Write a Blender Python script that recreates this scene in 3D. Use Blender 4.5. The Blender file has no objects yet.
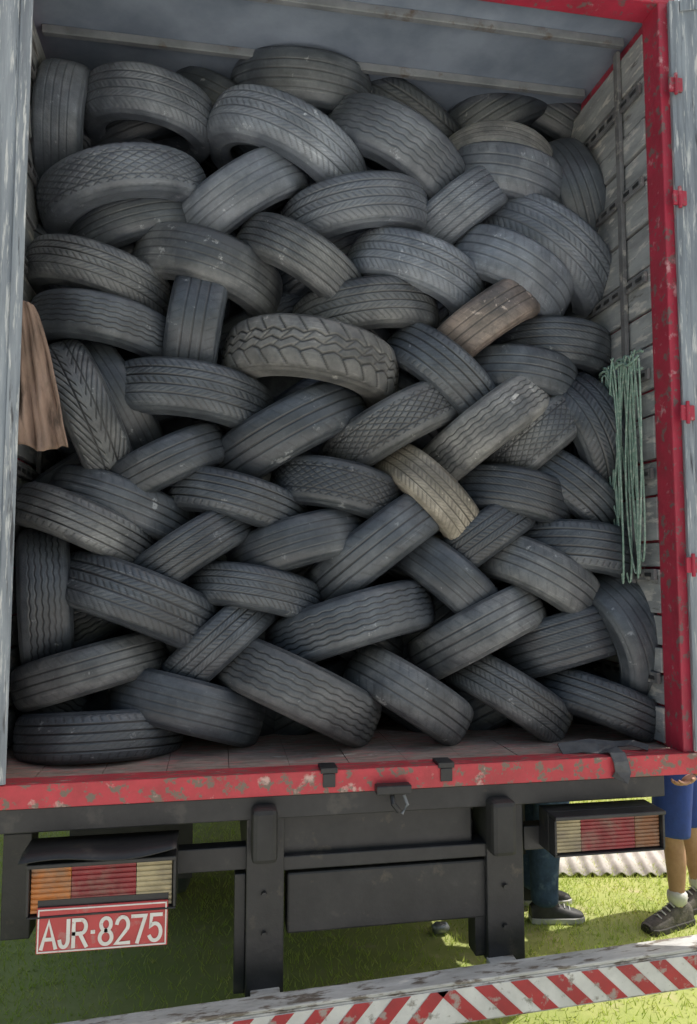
import bpy, math, random
import numpy as np
from mathutils import Vector, Matrix, Euler
random.seed(7); np.random.seed(7)
SC = bpy.context.scene; COL = SC.collection
R_ = math.radians
# ---------------------------------------------------------------- camera
CAM = Vector((-0.573, -2.676, 1.88)); F = 740.0
rot = Euler((R_(94.5), 0, R_(-10))).to_matrix()
cd = bpy.data.cameras.new('camera'); cam = bpy.data.objects.new('camera', cd); COL.objects.link(cam)
cam.location = CAM; cam.rotation_euler = Euler((R_(94.5), 0, R_(-10)))
cd.sensor_fit = 'VERTICAL'; cd.sensor_height = 36; cd.lens = 36 * F / 1024; cd.clip_end = 3000; cd.clip_start = .02
SC.camera = cam
def ray(px, py): return (rot @ Vector(((px - 348.5) / F, (512 - py) / F, -1)))
def proj(p):
    c = rot.transposed() @ (p - CAM); return (348.5 - F * c.x / c.z, 512 + F * c.y / c.z)
def U(px, py, Y=0.0):
    r = ray(px, py); t = (Y - CAM.y) / r.y; return CAM + r * t
def G(px, py):
    r = ray(px, py); return CAM + r * (-CAM.z / r.z)
# ---------------------------------------------------------------- materials
def nd(nt, t, **k):
    n = nt.nodes.new(t)
    for a, b in k.items(): setattr(n, a, b)
    return n
def mixc(nt, fac, a, b):
    m = nd(nt, 'ShaderNodeMix', data_type='RGBA')
    for s, v in ((0, fac), (6, a), (7, b)):
        if isinstance(v, bpy.types.NodeSocket): nt.links.new(v, m.inputs[s])
        else: m.inputs[s].default_value = v if s == 0 else (*v, 1)
    return m.outputs[2]
def ramp(nt, src, a, b):
    m = nd(nt, 'ShaderNodeMapRange'); m.inputs[1].default_value = a; m.inputs[2].default_value = b
    nt.links.new(src, m.inputs[0]); return m.outputs[0]
def surf(name, c1, c2=None, scale=6, rough=.6, metal=0, bump=.15, bscale=40, stretch=(1, 1, 1), wear=None, wlo=.58, whi=.66, wscale=14, wear2=None):
    m = bpy.data.materials.new(name); m.use_nodes = True; nt = m.node_tree; b = nt.nodes['Principled BSDF']
    tc = nd(nt, 'ShaderNodeTexCoord'); mp = nd(nt, 'ShaderNodeMapping'); mp.inputs[3].default_value = stretch
    nt.links.new(tc.outputs['Object'], mp.inputs[0])
    def noise(s, d=6):
        n = nd(nt, 'ShaderNodeTexNoise'); n.inputs['Scale'].default_value = s; n.inputs['Detail'].default_value = d
        n.inputs['Roughness'].default_value = .65
        nt.links.new(mp.outputs[0], n.inputs[0]); return n.outputs[0]
    n1 = noise(scale); c2 = c2 or tuple(x * .6 for x in c1)
    col = mixc(nt, ramp(nt, n1, .35, .65), c1, c2)
    if wear: col = mixc(nt, ramp(nt, noise(wscale, 8), wlo, whi), col, wear)
    if wear2: col = mixc(nt, ramp(nt, noise(wscale * .37 + 3, 8), .6, .68), col, wear2)
    nt.links.new(col, b.inputs['Base Color'])
    b.inputs['Roughness'].default_value = rough; b.inputs['Metallic'].default_value = metal
    if bump:
        bp = nd(nt, 'ShaderNodeBump'); bp.inputs['Strength'].default_value = bump; bp.inputs['Distance'].default_value = .01
        nt.links.new(noise(bscale), bp.inputs['Height']); nt.links.new(bp.outputs[0], b.inputs['Normal'])
    return m
def rubber(name, top, low, dust, amount):
    m = bpy.data.materials.new(name); m.use_nodes = True; nt = m.node_tree; b = nt.nodes['Principled BSDF']
    tc = nd(nt, 'ShaderNodeTexCoord'); oi = nd(nt, 'ShaderNodeObjectInfo')
    ad = nd(nt, 'ShaderNodeVectorMath', operation='ADD'); sc = nd(nt, 'ShaderNodeVectorMath', operation='SCALE')
    nt.links.new(oi.outputs['Location'], sc.inputs[0]); sc.inputs[3].default_value = 9.0
    nt.links.new(tc.outputs['Object'], ad.inputs[0]); nt.links.new(sc.outputs[0], ad.inputs[1])
    def noise(s, d=6, src=None):
        n = nd(nt, 'ShaderNodeTexNoise'); n.inputs['Scale'].default_value = s; n.inputs['Detail'].default_value = d
        n.inputs['Roughness'].default_value = .7
        nt.links.new(src or ad.outputs[0], n.inputs[0]); return n.outputs[0]
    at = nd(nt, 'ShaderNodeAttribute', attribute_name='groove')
    n1 = noise(5); col = mixc(nt, ramp(nt, n1, .5 - amount * .3, .75 - amount * .25), top, dust)
    n2 = noise(38); col = mixc(nt, ramp(nt, n2, .58, .8), col, tuple(x * 1.6 + .02 for x in top))
    cy = nd(nt, 'ShaderNodeVectorMath', operation='MULTIPLY'); cy.inputs[1].default_value = (3, 3, 60); nt.links.new(ad.outputs[0], cy.inputs[0])
    n4 = noise(1.6, 7, cy.outputs[0]); col = mixc(nt, ramp(nt, n4, .55, .68), col, tuple(x * 1.35 + .018 for x in dust))
    n5 = noise(4, 6); col = mixc(nt, ramp(nt, n5, .62, .38), col, tuple(x * .6 for x in top))
    n3 = noise(14, 8); col = mixc(nt, ramp(nt, n3, .63, .68), col, tuple(x * 1.2 + .08 for x in dust))
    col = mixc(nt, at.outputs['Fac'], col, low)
    wn = nd(nt, 'ShaderNodeTexWhiteNoise'); nt.links.new(oi.outputs['Location'], wn.inputs[0])
    mr = nd(nt, 'ShaderNodeMapRange'); mr.inputs[3].default_value = .78; mr.inputs[4].default_value = 1.30; nt.links.new(wn.outputs[0], mr.inputs[0])
    sm = nd(nt, 'ShaderNodeVectorMath', operation='SCALE'); nt.links.new(col, sm.inputs[0]); nt.links.new(mr.outputs[0], sm.inputs[3])
    nt.links.new(sm.outputs[0], b.inputs['Base Color'])
    rr = nd(nt, 'ShaderNodeMapRange'); rr.inputs[3].default_value = .28; rr.inputs[4].default_value = .56
    nt.links.new(n1, rr.inputs[0]); nt.links.new(rr.outputs[0], b.inputs['Roughness'])
    b.inputs['Specular IOR Level'].default_value = .7
    bp = nd(nt, 'ShaderNodeBump'); bp.inputs['Strength'].default_value = .5; bp.inputs['Distance'].default_value = .004
    nt.links.new(noise(70, 9), bp.inputs['Height']); nt.links.new(bp.outputs[0], b.inputs['Normal'])
    return m
RUB = {
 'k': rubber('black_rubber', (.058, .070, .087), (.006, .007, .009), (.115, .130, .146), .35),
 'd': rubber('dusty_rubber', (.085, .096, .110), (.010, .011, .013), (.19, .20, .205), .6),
 'h': rubber('hazed_rubber', (.145, .170, .210), (.045, .054, .070), (.225, .25, .285), .5),  # haze over the upper tyres, put into a lighter, bluer rubber colour
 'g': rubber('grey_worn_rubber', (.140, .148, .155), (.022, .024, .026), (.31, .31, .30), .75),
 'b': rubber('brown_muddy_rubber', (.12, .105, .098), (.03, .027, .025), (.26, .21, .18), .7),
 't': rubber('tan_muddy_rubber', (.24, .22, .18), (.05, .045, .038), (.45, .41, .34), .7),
}
# ---------------------------------------------------------------- mesh helpers
class MB:
    def __init__(s): s.v = []; s.f = []; s.mi = []
    def add(s, vs, fs, mi=0):
        o = len(s.v); s.v += [tuple(v) for v in vs]; s.f += [tuple(i + o for i in f) for f in fs]; s.mi += [mi] * len(fs); return s
    def box(s, x0, x1, y0, y1, z0, z1, mi=0, M=None):
        vs = [Vector((x, y, z)) for z in (z0, z1) for y in (y0, y1) for x in (x0, x1)]
        if M: vs = [M @ v for v in vs]
        return s.add(vs, [(0, 2, 3, 1), (4, 5, 7, 6), (0, 1, 5, 4), (2, 6, 7, 3), (0, 4, 6, 2), (1, 3, 7, 5)], mi)
    def tube(s, pts, r, n=8, mi=0):
        pts = [Vector(p) for p in pts]; rs = r if isinstance(r, (list, tuple)) else [r] * len(pts); vs = []; fs = []
        for i, p in enumerate(pts):
            d = (pts[min(i + 1, len(pts) - 1)] - pts[max(i - 1, 0)]).normalized()
            a = d.cross(Vector((0, 0, 1)) if abs(d.z) < .9 else Vector((1, 0, 0))).normalized(); b = d.cross(a)
            vs += [p + (a * math.cos(2 * math.pi * k / n) + b * math.sin(2 * math.pi * k / n)) * rs[i] for k in range(n)]
        for i in range(len(pts) - 1):
            for k in range(n):
                k2 = (k + 1) % n; fs.append((i * n + k, i * n + k2, (i + 1) * n + k2, (i + 1) * n + k))
        fs.append(tuple(range(n))[::-1]); fs.append(tuple((len(pts) - 1) * n + k for k in range(n)))
        return s.add(vs, fs, mi)
    def lathe(s, prof, n=48, M=None, mi=0, closed=False):
        vs = []; m = len(prof)
        for i in range(n):
            t = 2 * math.pi * i / n
            for z, r in prof:
                v = Vector((r * math.cos(t), r * math.sin(t), z)); vs.append(M @ v if M else v)
        fs = []
        for i in range(n):
            i2 = (i + 1) % n
            for j in range(m if closed else m - 1):
                j2 = (j + 1) % m; fs.append((i * m + j, i2 * m + j, i2 * m + j2, i * m + j2))
        return s.add(vs, fs, mi)
    def build(s, name, mats, parent=None, bevel=0, smooth=False):
        me = bpy.data.meshes.new(name); me.from_pydata(s.v, [], s.f); me.validate()
        for m in (mats if isinstance(mats, (list, tuple)) else [mats]): me.materials.append(m)
        if any(s.mi): me.polygons.foreach_set('material_index', s.mi[:len(me.polygons)])
        if smooth: me.polygons.foreach_set('use_smooth', [True] * len(me.polygons))
        o = bpy.data.objects.new(name, me); COL.objects.link(o)
        if bevel:
            b = o.modifiers.new('bevel', 'BEVEL'); b.width = bevel; b.segments = 2; b.limit_method = 'ANGLE'
        return o
WORLD = {}
def empty(name, loc, label=None, cat=None, group=None):
    o = bpy.data.objects.new(name, None); COL.objects.link(o); o.location = loc; o.empty_display_size = .1
    WORLD[o.name] = Vector(loc)
    if label: tag(o, label, cat, group)
    return o
def tag(o, label, cat, group=None):
    o['label'] = label; o['category'] = cat
    if group: o['group'] = group
def part(mb, name, mats, parent, bevel=0, smooth=False, label=None):
    o = mb.build(name, mats, None, bevel, smooth); o.parent = parent
    if parent.type == 'EMPTY': o.location = -WORLD[parent.name]
    if label: o['label'] = label
    return o
def bxp(x0, y0, x1, y1, Y0, Y1, mb=None):
    mb = mb or MB(); xm = (x0 + x1) / 2; ym = (y0 + y1) / 2
    return mb.box(U(x0, ym, Y0).x, U(x1, ym, Y0).x, Y0, Y1, U(xm, y1, Y0).z, U(xm, y0, Y0).z)
# ---------------------------------------------------------------- tyres
TR = .32; NTH = 420
zs = np.linspace(-.088, .088, 73); th = np.arange(NTH) * 2 * np.pi / NTH
T, Z = np.meshgrid(th, zs, indexing='ij')
def gr(d, w): return np.clip((w - np.abs(d)) / (w * .35), 0, 1)
def per(ph, N): return (((ph * N / (2 * np.pi)) % 1) - .5) * (2 * np.pi * TR / N)
A = np.abs(Z)
def tri(x): return 2 * np.abs(2 * (x - np.floor(x + .5))) - 1
def pattern(v):
    g = np.zeros_like(Z)
    if v == 0:
        for c in (-.056, -.02, .02, .056): g = np.maximum(g, gr(Z - c, .0042))
        g = np.maximum(g, .6 * gr(per(T + A * 1.2, 60), .004) * (A > .066))
        g = np.maximum(g, .3 * gr(per(T - Z * 4, 60), .0035) * (A < .05))
        return g, .0050
    if v == 1:
        zz = .008 * tri(T * 28 / (2 * np.pi))
        for c in (-.033, 0, .033): g = np.maximum(g, gr(Z - c - zz, .0045))
        g = np.maximum(g, gr(per(T + Z * 2.2, 28), .0045) * (A > .036))
        g = np.maximum(g, .8 * gr(per(T - Z * 3 + .11, 28), .004) * (A < .034))
        return g, .0065
    if v == 2:
        g = np.maximum(gr(per(T + Z * 5, 42), .005), gr(per(T - Z * 5, 42), .005)) * (A < .07)
        g = np.maximum(g, gr(A - .05, .004)); return .85 * g, .005
    if v == 3:
        g = gr(per(T + A * 6.5, 42), .0065) * (A > .008)
        for c in (-.03, .03): g = np.maximum(g, gr(Z - c, .004))
        return g, .0055
    if v == 4:
        for c in (-.04, 0, .04): g = np.maximum(g, gr(Z - c, .0042))
        g = np.maximum(g, .45 * gr(per(T + Z * 2, 42), .004) * (A > .052)); return .85 * g, .0034
    if v == 5:
        for c in (-.066, -.036, 0, .036, .066): g = np.maximum(g, gr(Z - c, .0036))
        g = np.maximum(g, .5 * gr(per(T + Z * 7, 70), .0036)); return .95 * g, .0042
    if v == 6:
        for c in (-.05, -.017, .017, .05): g = np.maximum(g, .6 * gr(Z - c, .0038))
        return g, .0024
    if v == 7:
        for c in (-.05, -.014, .022, .054): g = np.maximum(g, gr(Z - c, .0038))
        g = np.maximum(g, .75 * gr(per(T + Z * 3, 70), .0036) * ((A > .054) | (A < .014)))
        g = np.maximum(g, .5 * gr(per(T - Z * 5, 70), .0036) * (A > .022) * (A < .05)); return .95 * g, .0046
    if v == 8:
        for c in (-.045, -.005, .04): g = np.maximum(g, gr(Z - c, .0052))
        g = np.maximum(g, .7 * gr(per(T + Z * 9, 42), .0042) * (Z > .045)); g = np.maximum(g, .7 * gr(per(T - Z * 6, 42), .0042) * (Z < -.012) * (Z > -.04)); return .95 * g, .0046
    if v == 9:
        zz = .0025 * np.sin(T * 35)
        for c in (-.06, -.036, -.012, .012, .036, .06): g = np.maximum(g, gr(Z - c - zz, .0032))
        return .9 * g, .0036
def grid_mesh(name, P, closed, groove=None):
    n, m, _ = P.shape; mm = m if closed else m - 1
    I, J = np.meshgrid(np.arange(n), np.arange(mm), indexing='ij'); I2 = (I + 1) % n; J2 = (J + 1) % m
    fs = np.stack([I * m + J, I2 * m + J, I2 * m + J2, I * m + J2], -1).reshape(-1, 4)
    me = bpy.data.meshes.new(name)
    me.vertices.add(n * m); me.vertices.foreach_set('co', P.reshape(-1).astype('f'))
    me.loops.add(fs.size); me.loops.foreach_set('vertex_index', fs.reshape(-1).astype('i'))
    me.polygons.add(len(fs)); me.polygons.foreach_set('loop_start', (np.arange(len(fs)) * 4).astype('i'))
    me.polygons.foreach_set('use_smooth', np.ones(len(fs), dtype=bool))
    me.update(calc_edges=True)
    if groove is not None:
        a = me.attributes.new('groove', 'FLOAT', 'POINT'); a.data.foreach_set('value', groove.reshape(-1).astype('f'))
    return me
def revolve(rr, zz, n):
    t = np.arange(n) * 2 * np.pi / n
    return np.stack([np.cos(t)[:, None] * rr[None], np.sin(t)[:, None] * rr[None], np.broadcast_to(zz, (n, len(zz)))], -1)
TREADS = []
for v in range(10):
    g, dep = pattern(v)
    g = g * (.82 + .18 * np.sin(T * 2 + v) * np.sin(Z * 30 + v))
    r = TR - .010 * (A / .088) ** 4 - .003 * (A / .088) ** 2 - dep * g
    r += .0010 * np.sin(T * 3 + v)
    ex = [(.0925, TR - .0165), (.0965, TR - .0215), (.0995, TR - .028), (.080, TR - .034), (0, TR - .022), (-.080, TR - .034), (-.0995, TR - .028), (-.0965, TR - .0215), (-.0925, TR - .0165)]
    notch = .0018 * (per(th, 60) > .004) if v in (0, 1, 2, 3, 7) else 0 * th
    er = np.array([[e[1] for e in ex]] * NTH); er[:, 1] -= notch; er[:, 7] -= notch; er[:, 0] -= notch; er[:, 8] -= notch
    rr = np.concatenate([r, er], 1); z2 = np.concatenate([Z, np.array([[e[0] for e in ex]] * NTH)], 1)
    P = np.stack([rr * np.cos(th)[:, None], rr * np.sin(th)[:, None], z2], -1)
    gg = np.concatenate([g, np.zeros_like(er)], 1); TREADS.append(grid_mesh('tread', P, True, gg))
sp = [(.0985, .297), (.1035, .291), (.1065, .284), (.1078, .280), (.1072, .277), (.1090, .262), (.1096, .246), (.1085, .236), (.1100, .234), (.1095, .231), (.1060, .224), (.1010, .215), (.1000, .209), (.0960, .204), (.0880, .2005), (.0760, .2035), (.0740, .209), (.0880, .222), (.0960, .24), (.0960, .26), (.0900, .278), (.0820, .286)]
SIDE = []
for s in (1, -1):
    a = np.array(sp); SIDE.append(grid_mesh('sidewall', revolve(a[:, 1], a[:, 0] * s, 96), False))
TMESH = {}
def tmesh(v, m):
    if (v, m) not in TMESH:
        t = TREADS[v].copy(); t.materials.append(RUB[m]); TMESH[(v, m)] = t
    return TMESH[(v, m)]
def smesh(i, m):
    if ('s', i, m) not in TMESH:
        t = SIDE[i].copy(); t.materials.append(RUB[m]); TMESH[('s', i, m)] = t
    return TMESH[('s', i, m)]
alt = random.Random(11)
def put_tyre(px, py, L, W, ang, t, v, m, dy, label, group='used tyres stacked in the truck'):
    if v == 0: v = alt.choice([0, 7, 8, 7])
    elif v == 5: v = alt.choice([5, 9])
    t = t * .72
    Yf = .17 + .20 * (760 - py) / 700 + dy
    qx, qy = px, py; Rr = None; a_ = R_(ang); tt = R_(t)
    for it in range(6):
        Pt = U(qx, qy, Yf); r = (Pt - CAM).normalized(); f = (r + Vector((0, .6, 0))).normalized()
        right = f.cross(Vector((0, 0, 1))).normalized(); up = right.cross(f)
        u = right * math.cos(a_) + up * math.sin(a_); n = -right * math.sin(a_) + up * math.cos(a_)
        ax = n * math.cos(tt) - f * math.sin(tt); d = f * math.cos(tt) + n * math.sin(tt)
        depth = (Pt - CAM).dot(rot @ Vector((0, 0, -1)))
        if Rr is None: Rr = max(.285, min(.40, L / 2 / F * (depth + .3)))
        w = W * depth / F; sw = max(.76, min(1.2, w / .205))
        C = Pt + d * Rr
        pts = [proj(C + Rr * (-d * math.cos(ph) + u * math.sin(ph)) + ax * (.088 * sw * sg)) for ph in (-1.3, -1, -.6, -.2, .2, .6, 1, 1.3) for sg in (1, -1)]
        xs = [p[0] for p in pts]; ys = [p[1] for p in pts]
        qx += px - (min(xs) + max(xs)) / 2; qy += py - (min(ys) + max(ys)) / 2
        al = [p[0] * math.cos(a_) - p[1] * math.sin(a_) for p in pts]; ext = max(al) - min(al)
        Rr = max(.285, min(.40, Rr * L * 1.0 / ext))
    s = Rr / TR
    M = Matrix((u, ax.cross(u), ax)).transposed()
    M = M @ Matrix.Rotation(random.uniform(0, 6.28), 3, 'Z')
    e = empty('tyre', C, label, 'tyre', group); e.rotation_euler = M.to_euler(); e.scale = (s, s, sw)
    for nm, me in (('tread', tmesh(v, m)), ('sidewall', smesh(0, m)), ('sidewall', smesh(1, m))):
        o = bpy.data.objects.new(nm, me); COL.objects.link(o); o.parent = e
TY = [
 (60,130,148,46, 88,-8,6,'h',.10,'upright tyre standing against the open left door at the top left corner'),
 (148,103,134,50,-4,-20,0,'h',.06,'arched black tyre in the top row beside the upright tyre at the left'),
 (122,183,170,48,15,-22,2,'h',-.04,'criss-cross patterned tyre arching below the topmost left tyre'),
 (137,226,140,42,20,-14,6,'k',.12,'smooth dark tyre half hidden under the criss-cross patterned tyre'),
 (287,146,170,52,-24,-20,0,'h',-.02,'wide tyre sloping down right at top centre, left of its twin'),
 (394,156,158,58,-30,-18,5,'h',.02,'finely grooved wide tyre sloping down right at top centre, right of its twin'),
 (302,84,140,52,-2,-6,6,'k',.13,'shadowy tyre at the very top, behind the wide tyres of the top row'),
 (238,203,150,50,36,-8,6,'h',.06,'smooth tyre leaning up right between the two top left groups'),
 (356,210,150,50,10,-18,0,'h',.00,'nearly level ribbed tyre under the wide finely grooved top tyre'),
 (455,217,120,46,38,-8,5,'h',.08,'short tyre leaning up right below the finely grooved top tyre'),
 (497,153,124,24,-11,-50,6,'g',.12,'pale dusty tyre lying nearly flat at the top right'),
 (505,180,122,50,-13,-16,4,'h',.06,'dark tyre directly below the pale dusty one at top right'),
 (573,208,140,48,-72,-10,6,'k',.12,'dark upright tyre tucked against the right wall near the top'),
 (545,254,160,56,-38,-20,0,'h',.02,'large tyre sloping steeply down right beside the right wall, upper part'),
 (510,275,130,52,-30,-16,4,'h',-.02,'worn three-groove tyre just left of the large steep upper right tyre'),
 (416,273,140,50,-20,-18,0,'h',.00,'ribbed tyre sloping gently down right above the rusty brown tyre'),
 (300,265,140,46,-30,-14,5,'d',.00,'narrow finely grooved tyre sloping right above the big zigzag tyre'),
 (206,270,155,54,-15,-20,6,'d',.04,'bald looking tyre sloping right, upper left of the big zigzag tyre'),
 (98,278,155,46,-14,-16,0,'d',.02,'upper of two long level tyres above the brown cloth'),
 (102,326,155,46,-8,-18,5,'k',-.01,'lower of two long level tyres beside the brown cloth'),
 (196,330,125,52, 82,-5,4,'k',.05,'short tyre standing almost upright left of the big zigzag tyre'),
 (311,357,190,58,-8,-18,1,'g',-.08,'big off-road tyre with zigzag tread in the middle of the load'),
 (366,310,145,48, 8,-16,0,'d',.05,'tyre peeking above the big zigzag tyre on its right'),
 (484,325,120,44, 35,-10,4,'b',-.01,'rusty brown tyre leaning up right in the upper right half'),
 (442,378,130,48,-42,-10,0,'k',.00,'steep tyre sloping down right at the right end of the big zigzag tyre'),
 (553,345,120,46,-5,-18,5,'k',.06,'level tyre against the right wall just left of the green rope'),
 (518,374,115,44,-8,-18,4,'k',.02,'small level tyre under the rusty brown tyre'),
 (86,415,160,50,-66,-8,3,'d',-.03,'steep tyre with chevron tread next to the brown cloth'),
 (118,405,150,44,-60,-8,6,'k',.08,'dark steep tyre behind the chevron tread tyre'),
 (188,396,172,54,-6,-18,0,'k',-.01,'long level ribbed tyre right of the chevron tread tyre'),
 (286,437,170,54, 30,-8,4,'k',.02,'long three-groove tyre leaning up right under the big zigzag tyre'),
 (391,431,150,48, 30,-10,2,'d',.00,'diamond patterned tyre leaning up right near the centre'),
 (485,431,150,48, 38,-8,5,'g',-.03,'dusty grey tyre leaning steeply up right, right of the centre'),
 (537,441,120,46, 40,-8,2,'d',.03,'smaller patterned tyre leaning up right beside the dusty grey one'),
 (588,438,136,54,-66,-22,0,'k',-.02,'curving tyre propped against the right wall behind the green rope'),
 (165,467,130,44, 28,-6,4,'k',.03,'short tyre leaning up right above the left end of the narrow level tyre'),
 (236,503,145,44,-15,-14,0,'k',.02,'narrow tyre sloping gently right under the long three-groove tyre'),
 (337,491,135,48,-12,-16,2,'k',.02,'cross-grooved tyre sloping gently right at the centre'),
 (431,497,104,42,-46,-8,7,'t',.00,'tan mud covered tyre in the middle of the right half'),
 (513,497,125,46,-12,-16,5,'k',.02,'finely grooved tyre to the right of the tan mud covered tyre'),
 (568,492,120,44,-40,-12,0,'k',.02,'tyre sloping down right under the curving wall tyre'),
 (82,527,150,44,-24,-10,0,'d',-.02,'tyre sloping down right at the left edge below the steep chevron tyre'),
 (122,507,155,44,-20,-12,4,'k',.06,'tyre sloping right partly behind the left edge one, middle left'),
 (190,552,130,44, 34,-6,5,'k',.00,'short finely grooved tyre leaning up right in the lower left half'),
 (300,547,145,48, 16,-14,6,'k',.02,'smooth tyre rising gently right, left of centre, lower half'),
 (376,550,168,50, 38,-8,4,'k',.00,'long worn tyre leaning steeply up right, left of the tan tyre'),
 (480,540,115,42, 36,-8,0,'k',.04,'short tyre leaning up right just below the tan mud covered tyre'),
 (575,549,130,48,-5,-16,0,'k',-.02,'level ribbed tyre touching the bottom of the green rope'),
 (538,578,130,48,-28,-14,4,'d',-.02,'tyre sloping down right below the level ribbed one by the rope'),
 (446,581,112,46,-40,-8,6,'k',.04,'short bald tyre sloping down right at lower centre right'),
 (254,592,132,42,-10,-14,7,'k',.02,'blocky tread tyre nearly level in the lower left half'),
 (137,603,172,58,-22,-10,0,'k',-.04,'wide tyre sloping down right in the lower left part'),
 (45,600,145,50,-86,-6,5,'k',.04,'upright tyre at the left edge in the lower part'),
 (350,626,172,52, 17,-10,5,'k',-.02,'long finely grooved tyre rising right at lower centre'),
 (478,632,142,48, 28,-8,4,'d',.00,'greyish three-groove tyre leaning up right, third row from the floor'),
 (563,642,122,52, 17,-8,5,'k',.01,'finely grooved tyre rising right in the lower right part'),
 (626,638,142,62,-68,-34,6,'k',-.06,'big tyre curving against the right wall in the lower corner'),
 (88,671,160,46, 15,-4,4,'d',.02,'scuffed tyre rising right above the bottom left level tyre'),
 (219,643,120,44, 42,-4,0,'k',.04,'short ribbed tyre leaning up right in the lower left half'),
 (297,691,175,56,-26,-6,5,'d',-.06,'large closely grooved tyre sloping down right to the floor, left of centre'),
 (186,706,155,52,-16,-6,6,'k',.02,'bald tyre sloping down right on the floor beside the bottom left tyre'),
 (410,696,135,48,-32,-6,4,'d',-.02,'tyre on the floor at centre sloping down right'),
 (511,697,122,44,-32,-6,0,'d',.00,'tyre on the floor sloping down right, second from the right corner'),
 (600,705,114,42,-20,-8,0,'k',-.05,'tyre on the floor sloping down right in the right corner'),
 (97,736,170,48, 0,-2,0,'k',-.02,'tyre lying level on the floor at the bottom left corner'),
]
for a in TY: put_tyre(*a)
for iy, py in enumerate(range(125, 740, 72)):
    for ix, px in enumerate(range(60, 640, 88)):
        ang = (32 if (ix + iy) % 2 else -30) + random.uniform(-8, 8)
        put_tyre(min(px + (iy % 2) * 30 - 10, 550 if py < 300 else 580), py, 150, 50, ang, random.uniform(-14, 0), random.choice([0, 4, 5, 6]), 'k', .30 + random.uniform(0, .06),
                 'black tyre deep in shadow behind the front layer of the stack', 'tyres in the shadowy second layer')
# ---------------------------------------------------------------- materials for the truck
redp = surf('worn_red_paint', (.44, .03, .065), (.31, .028, .05), 5, .5, 0, .25, 30, wear=(.18, .11, .11), wlo=.55, whi=.61, wscale=26, wear2=(.52, .27, .29))
redlip = surf('chipped_red_paint', (.60, .06, .08), (.42, .05, .06), 7, .55, 0, .4, 30, stretch=(1, 4, 1), wear=(.20, .15, .12), wlo=.54, whi=.58, wscale=24, wear2=(.60, .40, .36))
wood = surf('worn_floor_wood', (.40, .32, .27), (.24, .18, .15), 8, .9, 0, .5, 26, stretch=(1.5, 6, 1), wear=(.50, .22, .20), wlo=.52, whi=.62, wscale=9, wear2=(.50, .46, .41))
blackp = surf('black_chassis_paint', (.018, .019, .021), (.034, .034, .036), 7, .45, 0, .2, 30, wear=(.10, .085, .065), wlo=.61, whi=.76, wscale=11, wear2=(.06, .057, .053))
darkrub = surf('bump_rubber', (.018, .018, .019), (.034, .034, .034), 7, .6)
door_m = surf('weathered_blue_grey_metal', (.32, .36, .40), (.16, .185, .215), 6, .5, .1, .25, 18, stretch=(4, 4, .3), wear=(.56, .58, .58), wlo=.54, whi=.62, wscale=17, wear2=(.06, .065, .075))
steel = surf('dull_galvanised_steel', (.26, .28, .30), (.16, .175, .19), 5, .55, .2, .15, 22, wear=(.12, .09, .07), wlo=.56, whi=.68, wscale=8)
board = surf('grey_wall_board', (.36, .38, .39), (.22, .23, .24), 4, .7, 0, .3, 26, stretch=(1, .8, 3), wear=(.52, .51, .49), wlo=.54, whi=.62, wscale=9, wear2=(.10, .092, .088))
postm = surf('grey_wall_post', (.17, .175, .185), (.10, .10, .105), 9, .7, wear=(.32, .31, .29), wlo=.56, whi=.66)
white = surf('reflective_white', (.78, .78, .77), (.62, .62, .61), 9, .4, 0, .1, 50, wear=(.28, .26, .23), wlo=.57, whi=.66, wscale=20)
redr = surf('reflective_red', (.50, .04, .05), (.36, .035, .045), 9, .4, 0, .1, 50, wear=(.40, .32, .30), wlo=.55, whi=.62, wscale=20)
bumpm = surf('scratched_bumper_steel', (.62, .62, .60), (.40, .40, .38), 7, .6, .0, .3, 30, stretch=(.8, 3, 3), wear=(.18, .15, .12), wlo=.52, whi=.60, wscale=12)
def lensmat(n, c): return surf(n, c, tuple(x * .65 for x in c), 14, .3, 0, .05, 60, wear=(.24, .195, .145), wlo=.48, whi=.72, wscale=9)
L_red = lensmat('red_lens', (.32, .035, .04)); L_amb = lensmat('amber_lens', (.62, .22, .05)); L_wht = lensmat('clear_lens', (.50, .42, .25)); L_brn = lensmat('faded_amber_lens', (.30, .13, .055))
# ---------------------------------------------------------------- truck
truck = empty('truck', (0, 3, 0), 'red box truck seen from behind, its rear doors open on a load of tyres', 'truck')
XL, XR, ZF, ZT, LEN = -1.24, 1.205, 1.175, 4.24, 6.4
m = MB()
for i in range(12):
    x0 = -1.40 + i * .2195; m.box(x0, x0 + .2175, .055, LEN, ZF - .05, ZF - .004 - (i % 3) * .001)
part(m, 'floor', wood, truck, .001)
part(MB().box(-1.46, 1.28, -.035, .05, ZF - .012, ZF + .004), 'sill_plate', redlip, truck, .003)
part(MB().box(-1.46, 1.28, -.05, -.037, ZF - .072, ZF + .006), 'rear_sill', redlip, truck, .003)
for px in (329, 446):
    p = U(px, 778, -.05); part(MB().box(p.x - .022, p.x + .022, -.058, -.052, ZF - .05, ZF - .004).box(p.x - .03, p.x + .03, -.058, .02, ZF - .003, ZF + .016), 'latch_slot', blackp, truck, .002)
part(MB().box(XR, 1.255, -.03, .09, ZF, ZT + .12), 'rear_post', redp, truck, .006)
part(MB().box(-1.46, -1.37, .0, .09, ZF, ZT + .12), 'rear_post', redp, truck, .006)
part(MB().box(-1.46, 1.285, -.032, .09, ZT + .002, ZT + .13), 'header_beam', redp, truck, .006)
for zz in (3.86, 3.38, 2.5, 1.9):
    h = MB().box(1.215, 1.275, -.076, -.064, zz - .03, zz + .03); h.tube([(1.242, -.078, zz - .045), (1.242, -.078, zz + .045)], .008)
    part(h, 'post_hinge', redp, truck, .003)
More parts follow.
